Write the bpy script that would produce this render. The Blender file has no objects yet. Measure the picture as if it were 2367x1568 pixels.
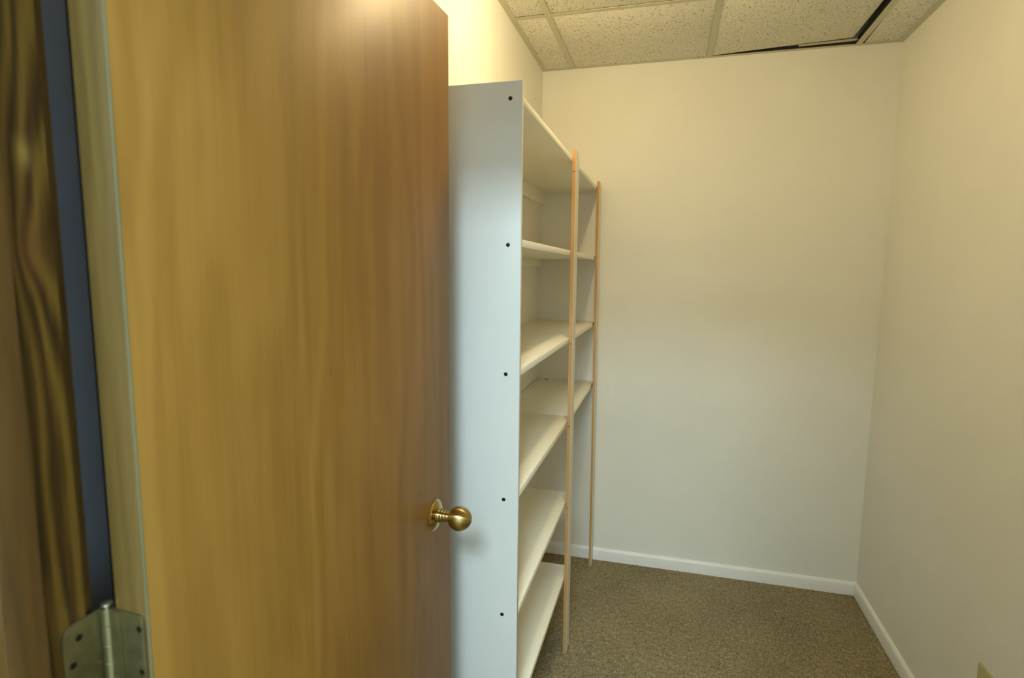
import bpy, bmesh, math, random
import numpy as np
from mathutils import Vector, Matrix
sc = bpy.context.scene
col = sc.collection
random.seed(4)

# ---------------------------------------------------------------- camera
yaw, pitch, roll = math.radians(15.175), math.radians(6.926), math.radians(0.527)
fw = Vector((-math.sin(yaw)*math.cos(pitch), math.cos(yaw)*math.cos(pitch), -math.sin(pitch)))
r0 = Vector((math.cos(yaw), math.sin(yaw), 0)); u0 = r0.cross(fw)
rr = math.cos(roll)*r0 + math.sin(roll)*u0
uu = -math.sin(roll)*r0 + math.cos(roll)*u0
cam = bpy.data.cameras.new('camera'); co = bpy.data.objects.new('camera', cam); col.objects.link(co)
co.matrix_world = Matrix(((rr.x, uu.x, -fw.x, 0), (rr.y, uu.y, -fw.y, 0), (rr.z, uu.z, -fw.z, 1.5), (0, 0, 0, 1)))
cam.sensor_width = 36; cam.lens = 1318.5*36/2367
cam.clip_start = 0.02
cam.dof.use_dof = True; cam.dof.focus_distance = 1.9; cam.dof.aperture_fstop = 4.5
sc.camera = co

# ---------------------------------------------------------------- world, lights, exposure
w = bpy.data.worlds.new('world'); sc.world = w; w.use_nodes = True
w.node_tree.nodes['Background'].inputs[0].default_value = (.6, .75, .9, 1)
w.node_tree.nodes['Background'].inputs[1].default_value = 0.05
sc.view_settings.view_transform = 'Standard'; sc.view_settings.look = 'None'
sc.view_settings.exposure = .12; sc.view_settings.gamma = 1; sc.view_settings.use_curve_mapping = False

sc.cycles.diffuse_bounces = 10; sc.cycles.max_bounces = 14

BULB = (-.175, 1.64, 2.428)
ld = bpy.data.lights.new('bulb_light', 'POINT'); ld.energy = 15.6; ld.color = (1, .76, .40); ld.shadow_soft_size = .030
lo = bpy.data.objects.new('bulb_light', ld); lo.location = BULB; col.objects.link(lo)
for p, e in (((-.02, -.85, 2.445), 68), ((.18, -1.75, 2.445), 24)):  # the farther light is an added cool fill
    ld = bpy.data.lights.new('hall_light', 'AREA'); ld.energy = e; ld.color = (.69, .91, 1.0)
    ld.shape = 'RECTANGLE'; ld.size = .46; ld.size_y = .46
    lo = bpy.data.objects.new('hall_light', ld); lo.location = p; col.objects.link(lo)

# ---------------------------------------------------------------- materials
def mat(name):
    m = bpy.data.materials.new(name); m.use_nodes = True
    nt = m.node_tree; b = nt.nodes['Principled BSDF']
    return m, nt, b
def N(nt, t, **kw):
    n = nt.nodes.new(t)
    for k, v in kw.items():
        if isinstance(k, str) and k.startswith('i_'): n.inputs[k[2:].replace('_', ' ')].default_value = v
        else: setattr(n, k, v)
    return n
def ramp(nt, fac, stops):
    n = nt.nodes.new('ShaderNodeValToRGB'); e = n.color_ramp.elements
    while len(e) < len(stops): e.new(.5)
    for el, (p, c) in zip(e, stops): el.position = p; el.color = (*c, 1)
    nt.links.new(fac, n.inputs[0]); return n.outputs[0]
def coords(nt, scale=(1, 1, 1), kind='Object', loc=(0, 0, 0)):
    t = nt.nodes.new('ShaderNodeTexCoord'); m = nt.nodes.new('ShaderNodeMapping')
    m.inputs['Scale'].default_value = scale; m.inputs['Location'].default_value = loc
    nt.links.new(t.outputs[kind], m.inputs[0]); return m.outputs[0]
def noise(nt, vec, scale, detail=3, rough=.5, dist=0):
    n = nt.nodes.new('ShaderNodeTexNoise'); n.inputs['Scale'].default_value = scale
    n.inputs['Detail'].default_value = detail; n.inputs['Roughness'].default_value = rough
    n.inputs['Distortion'].default_value = dist
    nt.links.new(vec, n.inputs['Vector']); return n.outputs['Fac']
def math_(nt, op, a, b=None, c=None):
    n = nt.nodes.new('ShaderNodeMath'); n.operation = op
    for i, x in enumerate((a, b, c)):
        if x is None: continue
        if isinstance(x, (int, float)): n.inputs[i].default_value = x
        else: nt.links.new(x, n.inputs[i])
    return n.outputs[0]
def bump(nt, b, h, strength, dist=.002):
    n = nt.nodes.new('ShaderNodeBump'); n.inputs['Strength'].default_value = strength; n.inputs['Distance'].default_value = dist
    nt.links.new(h, n.inputs['Height']); nt.links.new(n.outputs[0], b.inputs['Normal'])

def paint_wall(name, c, bstr=.5):
    m, nt, b = mat(name); v = coords(nt)
    n1 = noise(nt, v, 9, 4, .6, .6); n2 = noise(nt, v, 70, 3, .6)
    patch = ramp(nt, noise(nt, v, 4.5, 3), [(.35, (.25,)*3), (.7, (1,)*3)])
    h = math_(nt, 'ADD', math_(nt, 'MULTIPLY', n1, 1.4), math_(nt, 'MULTIPLY', math_(nt, 'MULTIPLY', n2, .5), patch))
    bump(nt, b, h, bstr, .003)
    cc = ramp(nt, noise(nt, v, 2.2, 3), [(.3, tuple(x*.96 for x in c)), (.7, c)])
    nt.links.new(cc, b.inputs['Base Color']); b.inputs['Roughness'].default_value = .55
    b.inputs['Specular IOR Level'].default_value = .3
    return m
M = {}
M['wall'] = paint_wall('wall_paint', (.82, .81, .75))
M['hall'] = paint_wall('hall_paint', (.84, .84, .82))
def plain(name, c, rough=.5, metal=0, spec=.35, mottled=0, ms=20):
    m, nt, b = mat(name)
    if mottled:
        cc = ramp(nt, noise(nt, coords(nt), ms, 4), [(.3, tuple(x*(1-mottled) for x in c)), (.7, c)])
        nt.links.new(cc, b.inputs['Base Color'])
    else: b.inputs['Base Color'].default_value = (*c, 1)
    b.inputs['Roughness'].default_value = rough; b.inputs['Metallic'].default_value = metal
    b.inputs['Specular IOR Level'].default_value = spec
    return m
M['panel'] = plain('white_laminate', (.63, .63, .625), .38, mottled=.02, ms=6)
M['shelf'] = plain('shelf_paint', (.90, .875, .76), .42, mottled=.03, ms=9)
M['shelf_edge'] = plain('edge_paint', (.76, .73, .64), .5, mottled=.04, ms=30)
M['trim_white'] = plain('baseboard_paint', (.88, .875, .86), .35, mottled=.04, ms=14)
M['black'] = plain('black_steel', (.012, .012, .014), .4, .6)
M['dark'] = plain('plenum_dark', (.02, .019, .016), .9)
M['tee'] = plain('tee_paint', (.56, .555, .44), .45, mottled=.03, ms=40)
M['ivory'] = plain('ivory_plastic', (.50, .46, .24), .35, mottled=.03)
M['galv'] = plain('galvanised_web', (.07, .065, .05), .6)
M['screw'] = plain('screw_steel', (.55, .55, .52), .3, 1)
M['porcelain'] = plain('porcelain', (.85, .84, .8), .2)
M['hinge'] = plain('dull_brass', (.21, .18, .085), .40, .85, mottled=.25, ms=60)
M['barrel'] = plain('worn_barrel', (.36, .34, .22), .30, .95, mottled=.2, ms=80)
M['chip'] = plain('orange_chip', (.55, .25, .05), .7, mottled=.3, ms=200)
M['gap_shade'] = plain('gap_shade_slate', (.30, .33, .43), .5, mottled=.05)  # shade on the wall in the hinge gap, put into the colour
M['door_shadow'] = plain('door_shadow_black', (.06, .065, .07), .6)  # the door's shadow on that wall, put into the colour
M['thread'] = plain('thread', (.42, .40, .34), .8)
M['mark'] = plain('scuff', (.05, .04, .02), .8)

# raw pine edge of the stiles
def wood(name, c1, c2, axis_scale, rough=.45, coat=0, scale=1, contrast=(.35, .65), bumpv=.1, kind='Object'):
    m, nt, b = mat(name); v = coords(nt, axis_scale, kind)
    n1 = noise(nt, v, 6*scale, 5, .6, .8); n2 = noise(nt, v, 40*scale, 3, .6)
    f = math_(nt, 'ADD', math_(nt, 'MULTIPLY', n1, .78), math_(nt, 'MULTIPLY', n2, .22))
    nt.links.new(ramp(nt, f, [(contrast[0], c1), (contrast[1], c2)]), b.inputs['Base Color'])
    b.inputs['Roughness'].default_value = rough; b.inputs['Coat Weight'].default_value = coat; b.inputs['Coat Roughness'].default_value = .12
    bump(nt, b, f, bumpv, .001)
    return m
M['raw_pine'] = wood('raw_pine', (.46, .25, .085), (.60, .35, .13), (4, 4, .5), .6)

# golden birch veneer of the door: broad cathedral figure, fine vertical streaks
m, nt, b = mat('door_veneer')
v = coords(nt, (1, 1, 1))
sep = nt.nodes.new('ShaderNodeSeparateXYZ'); nt.links.new(v, sep.inputs[0])
warp = noise(nt, coords(nt, (2.2, 1, .35)), 2.4, 3, .5, .3)
ph = math_(nt, 'ADD', math_(nt, 'MULTIPLY', sep.outputs['X'], 5.0), math_(nt, 'MULTIPLY', warp, 6.5))
wv = math_(nt, 'MULTIPLY_ADD', math_(nt, 'SINE', math_(nt, 'MULTIPLY', ph, 6.283)), .5, .5)
st = noise(nt, coords(nt, (60, 60, 1.3)), 2.5, 5, .65, .2)
st2 = noise(nt, coords(nt, (16, 16, .8)), 2.0, 4, .6, .3)
bl = noise(nt, coords(nt, (1.6, 1.6, .8)), 2.5, 3)
f = math_(nt, 'ADD', math_(nt, 'MULTIPLY', wv, .14), math_(nt, 'ADD', math_(nt, 'MULTIPLY', st, .22), math_(nt, 'ADD', math_(nt, 'MULTIPLY', st2, .36), math_(nt, 'MULTIPLY', bl, .28))))
cc = ramp(nt, f, [(.30, (.190, .092, .016)), (.50, (.245, .125, .023)), (.70, (.297, .160, .034))])
nt.links.new(cc, b.inputs['Base Color'])
b.inputs['Roughness'].default_value = .55; b.inputs['Specular IOR Level'].default_value = .15; b.inputs['Coat Weight'].default_value = .38; b.inputs['Coat Roughness'].default_value = .38
b.inputs['Coat IOR'].default_value = 1.28
bump(nt, b, st, .05, .0006)
M['door'] = m
M['door_edge'] = wood('door_edge_wood', (.074, .043, .007), (.118, .071, .015), (9, 9, .45), .55, .05)
M['veneer_line'] = plain('veneer_line', (.125, .13, .075), .4, mottled=.15, ms=12)
M['casing_wood'] = wood('casing_wood', (.054, .026, .003), (.098, .048, .007), (9, 9, .5), .5, .1)

# stained pine jamb with two knots: growth lines bend round each knot
m, nt, b = mat('stained_pine')
v = coords(nt)
sep = nt.nodes.new('ShaderNodeSeparateXYZ'); nt.links.new(v, sep.inputs[0])
y, z = sep.outputs['Y'], sep.outputs['Z']
def gauss(y0, z0, a, c):
    dy = math_(nt, 'DIVIDE', math_(nt, 'SUBTRACT', y, y0), a); dz = math_(nt, 'DIVIDE', math_(nt, 'SUBTRACT', z, z0), c)
    d2 = math_(nt, 'ADD', math_(nt, 'MULTIPLY', dy, dy), math_(nt, 'MULTIPLY', dz, dz))
    return math_(nt, 'EXPONENT', math_(nt, 'MULTIPLY', d2, -1.0))
g1 = gauss(.392, 1.515, .012, .030); g2 = gauss(.394, 1.600, .006, .013)
wide = gauss(.398, 1.545, .030, .11)
wn = noise(nt, coords(nt, (3, 12, 1.2)), 3, 3, .5)
ph = math_(nt, 'ADD', math_(nt, 'MULTIPLY', y, 330), math_(nt, 'ADD', math_(nt, 'MULTIPLY', wn, 9), math_(nt, 'ADD', math_(nt, 'MULTIPLY', wide, 8.0), math_(nt, 'MULTIPLY', g1, 4.5))))
wv = math_(nt, 'MULTIPLY_ADD', math_(nt, 'SINE', ph), .5, .5)
fine = noise(nt, coords(nt, (200, 200, 6)), 1.5, 3)
f = math_(nt, 'ADD', math_(nt, 'MULTIPLY', wv, .62), math_(nt, 'MULTIPLY', fine, .38))
c1 = ramp(nt, f, [(.15, (.036, .016, .003)), (.5, (.085, .044, .006)), (.85, (.150, .086, .013))])
mx = nt.nodes.new('ShaderNodeMix'); mx.data_type = 'RGBA'
nt.links.new(math_(nt, 'MULTIPLY', g1, .62), mx.inputs[0]); nt.links.new(c1, mx.inputs[6]); mx.inputs[7].default_value = (.15, .06, .016, 1)
mx2 = nt.nodes.new('ShaderNodeMix'); mx2.data_type = 'RGBA'
nt.links.new(math_(nt, 'MULTIPLY', g2, .8), mx2.inputs[0]); nt.links.new(mx.outputs[2], mx2.inputs[6]); mx2.inputs[7].default_value = (.30, .20, .05, 1)
nt.links.new(mx2.outputs[2], b.inputs['Base Color'])
b.inputs['Roughness'].default_value = .5; b.inputs['Specular IOR Level'].default_value = .3; b.inputs['Coat Weight'].default_value = .1; b.inputs['Coat Roughness'].default_value = .25
bump(nt, b, f, .1, .0006)
M['jamb'] = m

# brushed brass of the knob, turned about its axis
m, nt, b = mat('brushed_brass')
b.inputs['Base Color'].default_value = (.44, .325, .125, 1); b.inputs['Metallic'].default_value = 1
b.inputs['Roughness'].default_value = .27; b.inputs['Anisotropic'].default_value = .93; b.inputs['Anisotropic Rotation'].default_value = .25
tn = nt.nodes.new('ShaderNodeTangent'); tn.direction_type = 'RADIAL'; tn.axis = 'Y'; nt.links.new(tn.outputs[0], b.inputs['Tangent'])
bump(nt, b, noise(nt, coords(nt, (1, 30, 1)), 60, 2), .03, .0003)
M['brass'] = m
M['rose'] = plain('polished_brass', (.50, .37, .15), .17, 1)

# mineral fibre tile: fissures and pinholes
m, nt, b = mat('fibre_tile')
v = coords(nt, kind='Object'); vd = nt.nodes.new('ShaderNodeVectorMath'); vd.operation = 'ADD'
nz = nt.nodes.new('ShaderNodeTexNoise'); nz.inputs['Scale'].default_value = 14; nt.links.new(v, nz.inputs['Vector'])
sc_ = nt.nodes.new('ShaderNodeVectorMath'); sc_.operation = 'SCALE'; sc_.inputs['Scale'].default_value = .05
nt.links.new(nz.outputs['Color'], sc_.inputs[0]); nt.links.new(v, vd.inputs[0]); nt.links.new(sc_.outputs[0], vd.inputs[1])
mp = nt.nodes.new('ShaderNodeMapping'); mp.inputs['Scale'].default_value = (1.0, .45, 1); mp.inputs['Rotation'].default_value = (0, 0, .5)
nt.links.new(vd.outputs[0], mp.inputs[0])
fis = noise(nt, mp.outputs[0], 195, 2, .5, .4)
fisr = ramp(nt, fis, [(.34, (0, 0, 0)), (.42, (1, 1, 1))])
pin = noise(nt, v, 330, 2, .5); pinr = ramp(nt, pin, [(.28, (0, 0, 0)), (.44, (1, 1, 1))])
mul = math_(nt, 'MULTIPLY', fisr, math_(nt, 'MULTIPLY_ADD', pinr, .6, .4))
cc = ramp(nt, mul, [(0, (.33, .31, .23)), (.5, (.60, .58, .48)), (1, (.77, .755, .67))])
nt.links.new(cc, b.inputs['Base Color']); b.inputs['Roughness'].default_value = .9
bump(nt, b, mul, .5, .001)
M['tile'] = m
M['tile_side'] = plain('tile_side', (.56, .53, .40), .9, mottled=.2, ms=120)

# loop pile carpet: tufts are geometry, their colours vary strand by strand
m, nt, b = mat('carpet_pile')
v = coords(nt)
a1 = noise(nt, v, 230, 2, .6); a2 = noise(nt, v, 60, 3, .6); a3 = noise(nt, v, 3, 3)
f = math_(nt, 'ADD', math_(nt, 'MULTIPLY', a1, .66), math_(nt, 'ADD', math_(nt, 'MULTIPLY', a2, .22), math_(nt, 'MULTIPLY', a3, .12)))
cc = ramp(nt, f, [(.34, (.085, .065, .032)), (.47, (.235, .190, .108)), (.56, (.335, .280, .168)), (.68, (.48, .42, .28))])
nt.links.new(cc, b.inputs['Base Color']); b.inputs['Roughness'].default_value = .95; b.inputs['Specular IOR Level'].default_value = .1
M['carpet'] = m

# ---------------------------------------------------------------- helpers
def link(name, me, parent=None, **props):
    o = bpy.data.objects.new(name, me); col.objects.link(o)
    if parent: o.parent = parent
    for k, v in props.items(): o[k] = v
    return o
def mesh(name, bm, m):
    bmesh.ops.recalc_face_normals(bm, faces=bm.faces)
    me = bpy.data.meshes.new(name); bm.to_mesh(me); bm.free(); me.materials.append(m); return me
def smooth(me, ang=40):
    for p in me.polygons: p.use_smooth = True
    me.set_sharp_from_angle(angle=math.radians(ang))
def hexa(bm, c8):
    """eight corners: bottom ring 0-3, top ring 4-7"""
    vs = [bm.verts.new(c) for c in c8]
    for f in ((3, 2, 1, 0), (4, 5, 6, 7), (0, 1, 5, 4), (1, 2, 6, 5), (2, 3, 7, 6), (3, 0, 4, 7)): bm.faces.new([vs[i] for i in f])
def box_c(x0, x1, y0, y1, z0, z1):
    return [(x0, y0, z0), (x1, y0, z0), (x1, y1, z0), (x0, y1, z0), (x0, y0, z1), (x1, y0, z1), (x1, y1, z1), (x0, y1, z1)]
def bevel(bm, wd, seg=2):
    if wd: bmesh.ops.bevel(bm, geom=list(bm.edges), offset=wd, segments=seg, affect='EDGES', profile=.5, clamp_overlap=True)
def box(name, x0, x1, y0, y1, z0, z1, m, parent=None, bev=0, seg=2, **props):
    bm = bmesh.new(); hexa(bm, box_c(x0, x1, y0, y1, z0, z1)); bmesh.ops.recalc_face_normals(bm, faces=bm.faces); bevel(bm, bev, seg)
    me = mesh(name, bm, m)
    if bev: smooth(me, 35)
    return link(name, me, parent, **props)
def hex_obj(name, c8, m, parent=None, bev=0, **props):
    bm = bmesh.new(); hexa(bm, c8); bmesh.ops.recalc_face_normals(bm, faces=bm.faces); bevel(bm, bev)
    me = mesh(name, bm, m)
    if bev: smooth(me, 35)
    return link(name, me, parent, **props)
def prism(name, pts, mapf, d0, d1, m, parent=None, bev=0, **props):
    """extrude the 2-D outline pts between depths d0 and d1; mapf(a,b,d)->xyz"""
    bm = bmesh.new(); A = [bm.verts.new(mapf(a, b, d0)) for a, b in pts]; B = [bm.verts.new(mapf(a, b, d1)) for a, b in pts]
    bm.faces.new(A); bm.faces.new(B[::-1]); n = len(pts)
    for i in range(n): bm.faces.new((A[i], B[i], B[(i+1) % n], A[(i+1) % n]))
    bmesh.ops.recalc_face_normals(bm, faces=bm.faces); bevel(bm, bev)
    me = mesh(name, bm, m); smooth(me, 30)
    return link(name, me, parent, **props)
def lathe(name, prof, m, parent=None, axis='Y', origin=(0, 0, 0), seg=40, **props):
    """prof: (distance along axis, radius)"""
    bm = bmesh.new(); rings = []
    ax = {'X': lambda d, a, b: (d, a, b), 'Y': lambda d, a, b: (a, d, b), '-Y': lambda d, a, b: (a, -d, b), 'Z': lambda d, a, b: (a, b, d)}[axis]
    for d, r in prof:
        if r < 1e-6: rings.append([bm.verts.new(Vector(ax(d, 0, 0)) + Vector(origin))])
        else: rings.append([bm.verts.new(Vector(ax(d, r*math.cos(2*math.pi*i/seg), r*math.sin(2*math.pi*i/seg))) + Vector(origin)) for i in range(seg)])
    for a, b2 in zip(rings, rings[1:]):
        for i in range(seg):
            j = (i+1) % seg
            if len(a) == 1 and len(b2) == 1: continue
            if len(a) == 1: bm.faces.new((a[0], b2[i], b2[j]))
            elif len(b2) == 1: bm.faces.new((a[i], b2[0], a[j]))
            else: bm.faces.new((a[i], b2[i], b2[j], a[j]))
    me = mesh(name, bm, m); smooth(me, 32)
    return link(name, me, parent, **props)

S = dict(kind='structure')
# ---------------------------------------------------------------- room dimensions (metres)
XL, XR, YB, H = -.629, .907, 2.85, 2.459
YF, YH = .4155, .295           # room face and hall face of the front wall
JX0, JX1, HEAD = -.5635, .250, 2.05
HX0, HX1, HY = -1.35, 1.45, -2.1

# ---------------------------------------------------------------- shell
link_floor = box('floor', HX0-.1, HX1+.1, HY-.1, YB+.12, -.12, -.006, M['dark'], **S)
box('wall_left', XL-.1, XL, YF+.0005, YB+.1, -.006, 2.75, M['wall'], **S)
box('wall_right', XR, XR+.1, YF+.0005, YB+.1, -.006, 2.75, M['wall'], **S)
box('wall_back', XL, XR, YB, YB+.1, -.006, 2.75, M['wall'], **S)
# front wall with its doorway
bm = bmesh.new()
hexa(bm, box_c(HX0, JX0-.019, YH, YF, -.006, 2.75)); hexa(bm, box_c(JX1+.019, HX1, YH, YF, -.006, 2.75)); hexa(bm, box_c(JX0-.019, JX1+.019, YH, YF, HEAD+.019, 2.75))
link('wall_front', mesh('wall_front', bm, M['wall']), **S)
box('wall_hall_left', HX0-.1, HX0, HY, YF, -.006, 2.75, M['hall'], **S)
box('wall_hall_right', HX1, HX1+.1, HY, YF, -.006, 2.75, M['hall'], **S)
box('wall_hall_back', HX0-.1, HX1+.1, HY-.1, HY, -.006, 2.75, M['hall'], **S)
box('ceiling_hall', HX0, HX1, HY, YH, 2.46, 2.52, M['hall'], **S)

# carpet: one surface of small tufts, woven through the doorway into the hall
def carpet_mesh():
    sx = .0048
    xs = np.arange(XL, XR+sx, sx); ys = np.arange(1.2, YB, sx)
    nx, ny = len(xs), len(ys)
    rng = np.random.default_rng(3)
    X, Y = np.meshgrid(xs, ys)
    X = X + rng.uniform(-.0014, .0014, X.shape); Y = Y + rng.uniform(-.0014, .0014, X.shape)
    Z = rng.uniform(-.0035, .0025, X.shape)
    Z[:, 0] = Z[:, -1] = Z[0] = 0
    V = np.stack([X.ravel(), Y.ravel(), Z.ravel()], 1)
    idx = np.arange(nx*ny).reshape(ny, nx)
    F = np.stack([idx[:-1, :-1].ravel(), idx[:-1, 1:].ravel(), idx[1:, 1:].ravel(), idx[1:, :-1].ravel()], 1)
    base = len(V)
    # the part near and behind the camera is flat
    ex = [(XL, YF, 0), (XR, YF, 0), (XR, 1.2, 0), (XL, 1.2, 0), (JX0, YH, 0), (JX1, YH, 0), (JX1, YF, 0), (JX0, YF, 0), (HX0, HY, 0), (HX1, HY, 0), (HX1, YH, 0), (HX0, YH, 0)]
    V = np.vstack([V, np.array(ex)])
    F = np.vstack([F, base+np.arange(12).reshape(3, 4)])
    me = bpy.data.meshes.new('carpet'); me.vertices.add(len(V)); me.vertices.foreach_set('co', V.ravel())
    me.loops.add(F.size); me.loops.foreach_set('vertex_index', F.ravel())
    me.polygons.add(len(F)); me.polygons.foreach_set('loop_start', np.arange(0, F.size, 4)); me.polygons.foreach_set('loop_total', np.full(len(F), 4))
    me.update(calc_edges=True); me.validate(); me.materials.append(M['carpet'])
    for p in me.polygons: p.use_smooth = True
    return me
link('carpet', carpet_mesh(), label='brown and beige loop pile carpet covering the closet floor', category='carpet', kind='stuff')

# baseboards with an eased top edge
bp = [(0, 0), (.012, 0), (.012, .048), (.010, .055), (.006, .060), (.002, .0625), (0, .063)]
prism('baseboard_back', bp, lambda a, b, d: (d, YB-a, b), XL, XR, M['trim_white'], **S)
prism('baseboard_right', bp, lambda a, b, d: (XR-a, d, b+.002), YF, YB-.0125, M['trim_white'], **S)
prism('baseboard_left', bp, lambda a, b, d: (XL+a, d, b), .521, YB-.0125, M['trim_white'], **S)

# ---------------------------------------------------------------- suspended ceiling
ceil = box('ceiling', HX0-.1, HX1+.1, YH, YB+.1, 2.66, 2.75, M['dark'], **S)
tees = [-.480, .139, .735]; rows = [2.250, 1.640, 1.030]
TW = .012
# wall angles
def angle(x0, x1, y0, y1):
    return box('wall_angle', x0, x1, y0, y1, H, H+.0012, M['tee'], ceil)
angle(XL, XR, YB-.021, YB); angle(XL, XL+.021, YF, YB-.021); angle(XR-.024, XR, YF, YB-.021); angle(XL+.021, XR-.024, YF, YF+.022)
def angle_leg(x0, x1, y0, y1): return box('wall_angle', x0, x1, y0, y1, H+.0012, H+.022, M['galv'], ceil)
angle_leg(XL, XR, YB-.0012, YB); angle_leg(XL, XL+.0012, YF, YB-.0012); angle_leg(XR-.0012, XR, YF, YB-.0012)
def tee_y(x, y0, y1, z=0):   # runs along y
    f = lambda a, b, d: (x+a, d, H-.0016+z+b)
    t = prism('ceiling_tee', [(-TW, 0), (TW, 0), (TW, .0012), (-TW, .0012)], f, y0, y1, M['tee'], ceil)
    prism('tee_web', [(-.0006, .0012), (.0006, .0012), (.0006, .026), (.003, .026), (.003, .036), (-.003, .036), (-.003, .026), (-.0006, .026)], f, y0, y1, M['galv'], t)
    return t
for x in tees: tee_y(x, YF+.01, YB-.012)
xe = [XL+.008] + tees + [XR-.008]
for j, y in enumerate(rows):
    for a, b2 in zip(xe, xe[1:]):
        lo_ = a + (TW if a in tees else 0); hi_ = b2 - (TW if b2 in tees else 0)
        g = lambda p, q, d: (d, y+p, H-.0012+q)
        t = prism('ceiling_tee', [(-TW, 0), (TW, 0), (TW, .0012), (-TW, .0012)], g, lo_, hi_, M['tee'], ceil)
        prism('tee_web', [(-.0006, .0012), (.0006, .0012), (.0006, .030), (-.0006, .030)], g, lo_, hi_, M['galv'], t)
ye = [YB-.004] + rows + [YF+.004]
def tile(x0, x1, y0, y1, dz=(0, 0, 0, 0), name='ceiling_tile'):
    zb = H+.0018
    c = box_c(x0, x1, y0, y1, zb, zb+.015)
    c = [(p[0], p[1], p[2]+dz[i % 4]) for i, p in enumerate(c)]
    return hex_obj(name, c, M['tile'], ceil, .0012)
for j in range(4):
    for i in range(4):
        x0 = xe[i] + (.003); x1 = xe[i+1]-.003; y1 = ye[j]-.003; y0 = ye[j+1]+.003
        if i == 2 and j == 0:
            # this tile rides up out of the grid on its right side and has slid forward
            zb = H+.0018
            t = hex_obj('ceiling_tile', [(.143, 2.256, zb), (.708, 2.252, zb+.012), (.704, 2.794, zb+.014), (.143, 2.829, zb),
                                         (.143, 2.256, zb+.015), (.708, 2.252, zb+.027), (.704, 2.794, zb+.029), (.143, 2.829, zb+.015)], M['tile'], ceil, .0012)
            t['label'] = 'displaced tile tilted up with dark gaps at its back and right sides'
            continue
        if i == 3 and j == 0:
            zb = H+.0018
            hex_obj('ceiling_tile', [(.741, y0, zb), (x1, y0, zb), (x1, y1, zb), (.758, y1, zb), (.741, y0, zb+.015), (x1, y0, zb+.015), (x1, y1, zb+.015), (.758, y1, zb+.015)], M['tile'], ceil, .0012)
            continue
        tile(x0, x1, y0, y1)
# the strip of older tile showing in the gap behind the displaced one
hex_obj('tile_offcut', [(.500, 2.806, H+.0035), (.722, 2.800, H+.008), (.722, 2.822, H+.010), (.500, 2.816, H+.0045),
                        (.500, 2.806, H+.0085), (.722, 2.800, H+.013), (.722, 2.822, H+.015), (.500, 2.816, H+.0095)], M['tile_side'], ceil)

# ---------------------------------------------------------------- door frame
fr = box('trim_1', JX0-.019, JX0, YH, YF, 0, HEAD+.019, M['jamb'], bev=.001, **S)
box('right_jamb', JX1, JX1+.019, YH, YF, 0, HEAD+.019, M['jamb'], fr, .001)
box('head_jamb', JX0, JX1, YH, YF, HEAD, HEAD+.019, M['casing_wood'], fr, .001)
YS0, YS1 = .334, .370
box('door_stop', JX0, JX0+.0115, YS0, YS1, 0, HEAD, M['casing_wood'], fr, .002)
box('door_stop', JX1-.0115, JX1, YS0, YS1, 0, HEAD, M['casing_wood'], fr, .002)
box('door_stop', JX0+.0115, JX1-.0115, YS0, YS1, HEAD-.0115, HEAD, M['casing_wood'], fr, .002)
# casings on the room side and the hall side
box('casing', XL+.001, JX0-.006, YF, YF+.012, .0, HEAD+.06, M['casing_wood'], fr, .003)
box('casing', JX1+.006, JX1+.062, YF, YF+.012, .0, HEAD+.06, M['casing_wood'], fr, .003)
box('casing', JX0-.006, JX1+.006, YF, YF+.012, HEAD+.006, HEAD+.06, M['casing_wood'], fr, .003)
box('casing', JX0-.062, JX0-.006, YH-.012, YH, .0, HEAD+.06, M['casing_wood'], fr, .003)
box('casing', JX1+.006, JX1+.062, YH-.012, YH, .0, HEAD+.06, M['casing_wood'], fr, .003)
box('casing', JX0-.006, JX1+.006, YH-.012, YH, HEAD+.006, HEAD+.06, M['casing_wood'], fr, .003)

# added strips painting shade and door shadow on left wall behind the hinge gap
t2 = box('gap_shade_strip', XL, XL+.006, YF+.0135, .4915, 0, 2.40, M['gap_shade'], bev=.001, **S)
box('shadow_band', XL, XL+.004, .4915, .520, 0, 2.40, M['door_shadow'], t2)

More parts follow.
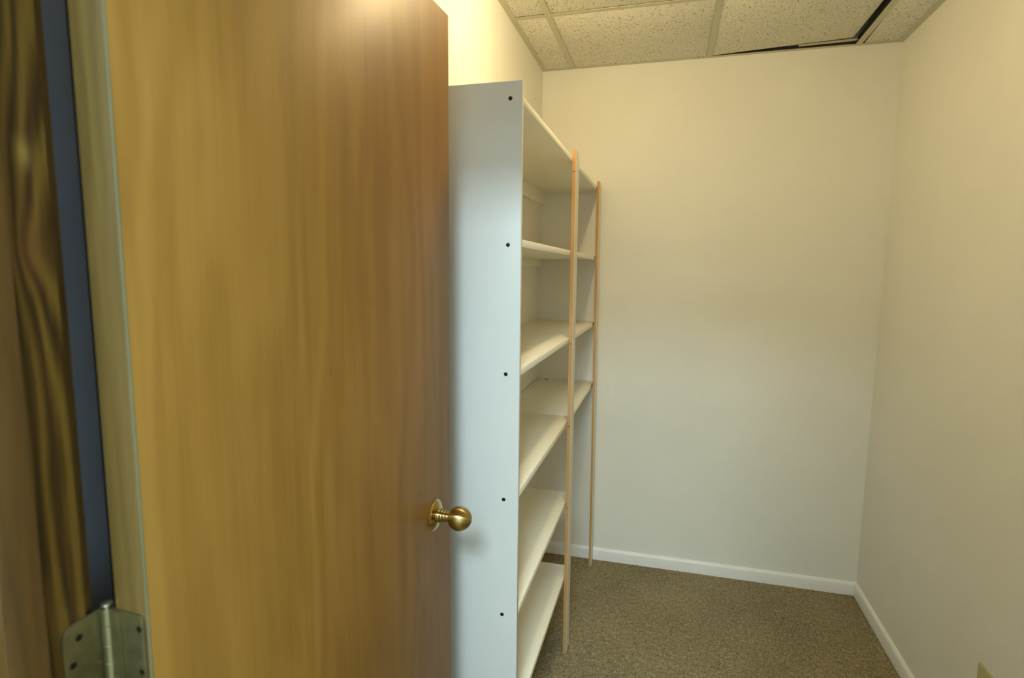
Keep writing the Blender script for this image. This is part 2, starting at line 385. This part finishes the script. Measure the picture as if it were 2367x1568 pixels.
# ---------------------------------------------------------------- door: local x along the leaf from the hinge side, local y its thickness
T, WD, DH = .0445, .762, 2.03
door = box('door_1', .004, WD-.004, .0022, T-.0022, .012, DH, M['door_edge'], **S)
door.location = (-.502, .431, 0); door.rotation_euler = (0, 0, math.radians(87.5))
box('edge_band', 0, .004, .0022, T, .012, DH, M['door_edge'], door, .0006)
box('edge_band', WD-.004, WD, .0022, T-.0022, .012, DH, M['door_edge'], door, .0006)
box('face_veneer', .0016, WD, 0, .0022, .012, DH, M['door'], door, .0005)
box('face_veneer', .004, WD, T-.0022, T, .012, DH, M['door'], door, .0005)
box('corner_bead', 0, .0016, -.0002, .0022, .012, DH, M['veneer_line'], door, .0005, label='thin greyish line along the veneer corner')
def knob(side):
    KX, KZ = .680, .9645
    kn = link('door_knob', None, door); kn.empty_display_size = .02
    kn.location = (KX, 0 if side < 0 else T, KZ)
    if side > 0: kn.rotation_euler = (0, 0, math.pi)
    lathe('rose', [(0, .0345), (.0015, .0348), (.003, .0335), (.0055, .029), (.0075, .0215), (.0085, .0155)], M['rose'], kn, '-Y', seg=56)
    lathe('neck', [(.006, .0158), (.010, .0158), (.0108, .0142), (.0125, .0136), (.0132, .0150), (.0172, .0150), (.018, .0132), (.0195, .0126), (.0202, .0136), (.0232, .0136), (.024, .0122), (.0256, .0118), (.0262, .0127), (.029, .0127), (.030, .0114), (.0372, .0108)], M['brass'], kn, '-Y', seg=48)
    R, C = .0265, .0585; prof = []
    for i in range(41):
        a = math.radians(155 - i*155/40)
        prof.append((C + R*math.cos(a), R*math.sin(a)))
    prof[-1] = (C+R, 0)
    lathe('knob_ball', [(.0345, .0108)] + prof, M['brass'], kn, '-Y', seg=64)
    return kn
knob(-1); knob(1)
box('latch_plate', WD-.0005, WD+.0006, .010, .0345, .935, .993, M['brass'], door, .0002)

# ---------------------------------------------------------------- hinge
AX, AY = -.5565, .4315
hz0, hz1 = 1.043, 1.143
hg = link('door_hinge', None, label='dull brass butt hinge with screw holes joining jamb and open wooden door', category='hinge')
hg.location = (AX, AY, hz0)
def rounded(x0, x1, z0, z1, r, left):   # outline with two rounded corners on the free side
    pts = []
    if left:
        for a in range(180, 271, 15): pts.append((x0+r+r*math.cos(math.radians(a)), z0+r+r*math.sin(math.radians(a))))
        pts += [(x1, z0), (x1, z1)]
        for a in range(90, 181, 15): pts.append((x0+r+r*math.cos(math.radians(a)), z1-r+r*math.sin(math.radians(a))))
    else:
        pts.append((x0, z0))
        for a in range(270, 361, 15): pts.append((x1-r+r*math.cos(math.radians(a)), z0+r+r*math.sin(math.radians(a))))
        for a in range(0, 91, 15): pts.append((x1-r+r*math.cos(math.radians(a)), z1-r+r*math.sin(math.radians(a))))
        pts.append((x0, z1))
    return pts
def P_(o): return (o[0]-AX, o[1]-AY, o[2]-hz0)
leafj = prism('jamb_leaf', rounded(.3875, AY-.002, hz0, hz1, .013, True), lambda a, b, d: P_((JX0+d, a, b)), .0, .0026, M['hinge'], hg, .0004)
# door leaf lies on the door's hinge edge
ca, sa = math.cos(math.radians(87.5)), math.sin(math.radians(87.5))
def dl(a, b, d):   # a: along the door thickness from the back corner towards the face; d: out of the edge
    ly = T-a; lx = -d
    return P_((-.502+lx*ca-ly*sa, .431+lx*sa+ly*ca, b))
leafd = prism('door_leaf', rounded(-.008, .0405, hz0, hz1, .006, False), dl, .0, .0026, M['hinge'], hg, .0004)
prism('leaf_fold', rounded(-.006, .010, hz0+.0005, hz1-.0005, .001, False), dl, .0026, .0046, M['hinge'], leafd, .0006)
# knuckles, alternately shifted a hair in radius as the gaps between them show
kz = [0, .02, .04, .06, .08, .1]
for i in range(5):
    lathe('knuckle', [(kz[i]+.0003, 0), (kz[i]+.0003, .0056), (kz[i]+.0008, .0062), (kz[i+1]-.0008, .0062), (kz[i+1]-.0003, .0056), (kz[i+1]-.0003, 0)], M['barrel'], hg, 'Z', seg=28)
lathe('hinge_pin', [(-.003, 0), (-.003, .003), (.1, .003), (.1020, .0030), (.1026, .0058), (.1040, .0060), (.1056, .0046), (.1064, .002), (.1066, 0)], M['barrel'], hg, 'Z', seg=28)
def hole(fn, a, b, par, slotted):
    seg = 20
    for nm, r0, r1, d0, d1, mm in (('screw_hole', .0045, .0030, .00275, .0008, M['screw']),):
        bm = bmesh.new()
        A = [bm.verts.new(fn(a+r0*math.cos(t*2*math.pi/seg), b+r0*math.sin(t*2*math.pi/seg), d0)) for t in range(seg)]
        B = [bm.verts.new(fn(a+r1*math.cos(t*2*math.pi/seg), b+r1*math.sin(t*2*math.pi/seg), d1+.0018)) for t in range(seg)]
        for i in range(seg): bm.faces.new((A[i], A[(i+1) % seg], B[(i+1) % seg], B[i]))
        me = mesh('screw_hole', bm, M['hinge']); o = link('screw_hole', me, par)
        bm = bmesh.new()
        C = [bm.verts.new(fn(a+.0034*math.cos(t*2*math.pi/seg), b+.0034*math.sin(t*2*math.pi/seg), d0+.0001)) for t in range(seg)]
        bm.faces.new(C)
        me = mesh('screw', bm, M['screw'] if slotted else M['black']); link('screw', me, par)
def fj(a, b, d): return P_((JX0+d, a, b))
def fd(a, b, d): return dl(T-a, b, d)
for a, b in ((.4036, 1.1258), (.3960, 1.1003), (.4036, 1.075), (.3960, 1.056)): hole(fj, a, b, leafj, False)
for a, b, s in ((.0105, 1.1275, False), (.0190, 1.1029, True), (.0105, 1.0797, False), (.0190, 1.057, True)): hole(fd, a, b, leafd, s)

# ---------------------------------------------------------------- shelving unit
XF = -.342; YP = 1.334; PT = .012; TH = .0186
su = link('shelving_unit', None, label='tall white six-shelf unit with two raw-edged wooden uprights against the left wall', category='shelves')
su.location = (XF, YP, .0026)
def L(x, y, z): return (x-XF, y-YP, z-.0026 if z > .01 else z)
def sbox(name, x0, x1, y0, y1, z0, z1, m, parent=su, bev=.001, **kw):
    return box(name, x0-XF, x1-XF, y0-YP, y1-YP, z0, z1, m, parent, bev, **kw)
panel = sbox('side_panel', XL+.002, XF, YP, YP+PT, .002, 1.9325, M['panel'], bev=.0012, label='white side panel with five black screw heads')
for x, z in ((-.371, 1.896), (-.374, 1.559), (-.377, 1.244), (-.380, .921), (-.382, .609), (-.384, .305)):
    s = lathe('screw_head', [(0, .0049), (.0006, .0047), (.0010, .0034), (.0009, .0012), (.0002, .0010), (.0002, 0)], M['black'], panel, '-Y', origin=L(x, YP, z), seg=20)
ys0 = YP+PT+.0005
def shelf(z0, z1, y1, name='shelf', y0=ys0, x0=XL+.003, **kw):
    c = [(x0, y0, z0-TH), (XF, y0, z0-TH), (XF, y1, z1-TH), (x0, y1, z1-TH), (x0, y0, z0), (XF, y0, z0), (XF, y1, z1), (x0, y1, z1)]
    return hex_obj(name, [L(*p) for p in c], M['shelf'], su, .0022, **kw)
YEND = YB-.002
shelf(1.9010, 1.894, YEND); shelf(1.5725, 1.5695, YEND); shelf(1.2585, 1.2490, YEND)
shelf(.9450, .9440, 2.128); shelf(.9440, .9462, YEND, y0=2.129)
shelf(.6255, .6278, 2.155); shelf(.3225, .3210, 2.155)
# ledger cleats on the left wall under the shelves
def cleat(zt, h, y0=ys0, y1=YEND): sbox('wall_cleat', XL+.001, XL+.020, y0+.001, y1-.004, zt-TH-h, zt-TH-.0005, M['shelf'], bev=.0015)
cleat(1.8935, .058); cleat(1.569, .036); cleat(1.2485, .036); cleat(.9435, .036)
cleat(.6252, .036, y1=2.15); cleat(.3208, .036, y1=2.15)
# uprights: raw pine core with white painted face
def stile(ys, wd, xb, xt, yb, yt, ztop, tb, marks, nails):
    """xb/xt: back x at floor and at top; yb/yt: near y at floor and top"""
    def pos(z): k = z/ztop; return xb+(xt-xb)*k, yb+(yt-yb)*k
    x0, y0 = pos(0); x1, y1 = pos(ztop); ch = .012
    bm = bmesh.new()
    # outline in (y,z), top far corner clipped
    def ring(dx):
        return [bm.verts.new(L(x0+dx, y0, .0)), bm.verts.new(L(x0+dx, y0+wd, .0)), bm.verts.new(L(x1+dx, y1+wd, ztop-.030)), bm.verts.new(L(x1+dx, y1+wd-.008, ztop-.012)), bm.verts.new(L(x1+dx, y1+wd-.026, ztop-.001)), bm.verts.new(L(x1+dx, y1, ztop))]
    def solid(a, b2):
        A = ring(a); B = ring(b2); bm.faces.new(A); bm.faces.new(B[::-1])
        for i in range(6): bm.faces.new((A[i], B[i], B[(i+1) % 6], A[(i+1) % 6]))
    solid(.0004, tb-.0008)
    st_ = link('upright', mesh('upright', bm, M['raw_pine']), su, label='upright with raw orange pine near edge')
    bm = bmesh.new(); solid(tb-.0008, tb)
    f_ = link('painted_face', mesh('painted_face', bm, M['shelf_edge']), st_)
    for z in marks:
        xx, yy = pos(z); box('edge_mark', xx+.001-XF, xx+tb-.001-XF, yy-.0003-YP, yy+.0006-YP, z-.0009, z+.0009, M['mark'], st_)
    for z in nails:
        for off, dz in ((.014, .004), (wd-.012, -.004)):
            xx, yy = pos(z)
            lathe('nail_head', [(0, .0016), (.0004, .0014), (.0004, 0)], M['mark'], f_, 'X', origin=L(xx+tb, yy+off, z+dz), seg=10)
zn = (1.889, 1.561, 1.247, .936, .617, .312)
stile(2.05, .070, -.3410, -.3410, 2.060, 2.045, 1.920, .0132, (1.842, 1.230, .920, .602), zn)
stile(2.75, .076, -.3330, -.3395, 2.760, 2.748, 1.915, .0122, (), zn[:4])
# specks left on the fourth shelf
for x, y_, a in ((-.585, 2.80, .014), (-.60, 2.60, .004)):
    sbox('scuff_mark', x, x+a, y_, y_+.010, .9458, .9466, M['mark'], bev=0)

# ---------------------------------------------------------------- wall plate on the right wall
wp = link('wall_plate', None, label='ivory blank electrical plate low on the right wall', category='wall plate')
wp.location = (XR, 1.776, .3405)
bm = bmesh.new(); hexa(bm, box_c(-.0055, 0, -.0355, .0355, -.058, .058)); bmesh.ops.recalc_face_normals(bm, faces=bm.faces); bevel(bm, .0025, 3)
me = mesh('plate', bm, M['ivory']); smooth(me, 40); link('plate', me, wp)
for z in (.044, -.044):
    bm = bmesh.new(); bmesh.ops.create_cone(bm, cap_ends=True, segments=16, radius1=.003, radius2=.0025, depth=.0012)
    bmesh.ops.rotate(bm, verts=bm.verts, matrix=Matrix.Rotation(math.radians(-90), 3, 'Y')); bmesh.ops.translate(bm, verts=bm.verts, vec=(-.006, 0, z))
    link('plate_screw', mesh('plate_screw', bm, M['ivory']), wp)

# ---------------------------------------------------------------- lamp holder on the closet ceiling (just above the frame)
lh = link('lamp_holder', None, label='porcelain lamp holder on the closet ceiling above the shelves', category='lamp')
lh.location = (BULB[0], BULB[1], H)
lathe('holder_base', [(.0, .0), (.0, .057), (-.003, .057), (-.006, .050), (-.008, .030), (-.009, 0)], M['porcelain'], lh, 'Z', seg=40)
# hall fixtures behind the camera; the farther one is added for fill
for n_, (x_, y_, lab) in enumerate(((-.02, -.85, 'square ceiling light in the hallway, the one nearer the doorway'), (.18, -1.75, 'added fill light in the hallway, the one farther from the doorway'))):
    hf = link('hall_fixture', None, label=lab, category='ceiling light', group='hallway ceiling lights')
    hf.location = (x_, y_, 2.46)
    bm = bmesh.new()
    for a in ((-.33, .33, .305, .33), (-.33, .33, -.33, -.305), (-.33, -.305, -.305, .305), (.305, .33, -.305, .305)): hexa(bm, box_c(a[0], a[1], a[2], a[3], -.03, 0))
    link('fixture_frame', mesh('fixture_frame', bm, M['tee']), hf)

# ---------------------------------------------------------------- bits on the carpet
pts = [(-.012, -.002), (-.004, -.006), (.006, -.003), (.011, .001), (.003, .005), (-.006, .004)]
ch = prism('wood_chip', pts, lambda a, b2, d: (a*math.cos(1.9)-b2*math.sin(1.9), a*math.sin(1.9)+b2*math.cos(1.9), d+.1*a), .001, .006, M['chip'], label='tiny orange fleck lying on the carpet by the back baseboard', category='debris')
ch.location = (.613, 2.795, .003)
tp = [(-.030, 0, 0), (-.025, .005, .003), (-.018, .009, .006), (-.011, .011, .008), (-.004, .011, .009), (.002, .009, .008), (.008, .004, .007), (.013, -.004, .005), (.018, -.012, .002), (.026, -.020, 0)]
bm = bmesh.new(); rg = []
for i, p in enumerate(tp):
    d = (Vector(tp[min(i+1, len(tp)-1)])-Vector(tp[max(i-1, 0)])).normalized(); a = d.cross(Vector((0, 0, 1))).normalized(); c = a.cross(d)
    rg.append([bm.verts.new(Vector(p)+.0007*(math.cos(k*math.pi/3)*a+math.sin(k*math.pi/3)*c)) for k in range(6)])
for a, c in zip(rg, rg[1:]):
    for k in range(6): bm.faces.new((a[k], c[k], c[(k+1) % 6], a[(k+1) % 6]))
bm.faces.new(rg[0]); bm.faces.new(rg[-1][::-1])
th = link('thread', mesh('thread', bm, M['thread']), label='pale loose thread on the carpet beside the far wooden upright', category='thread')
th.location = (-.375, 2.775, .003)
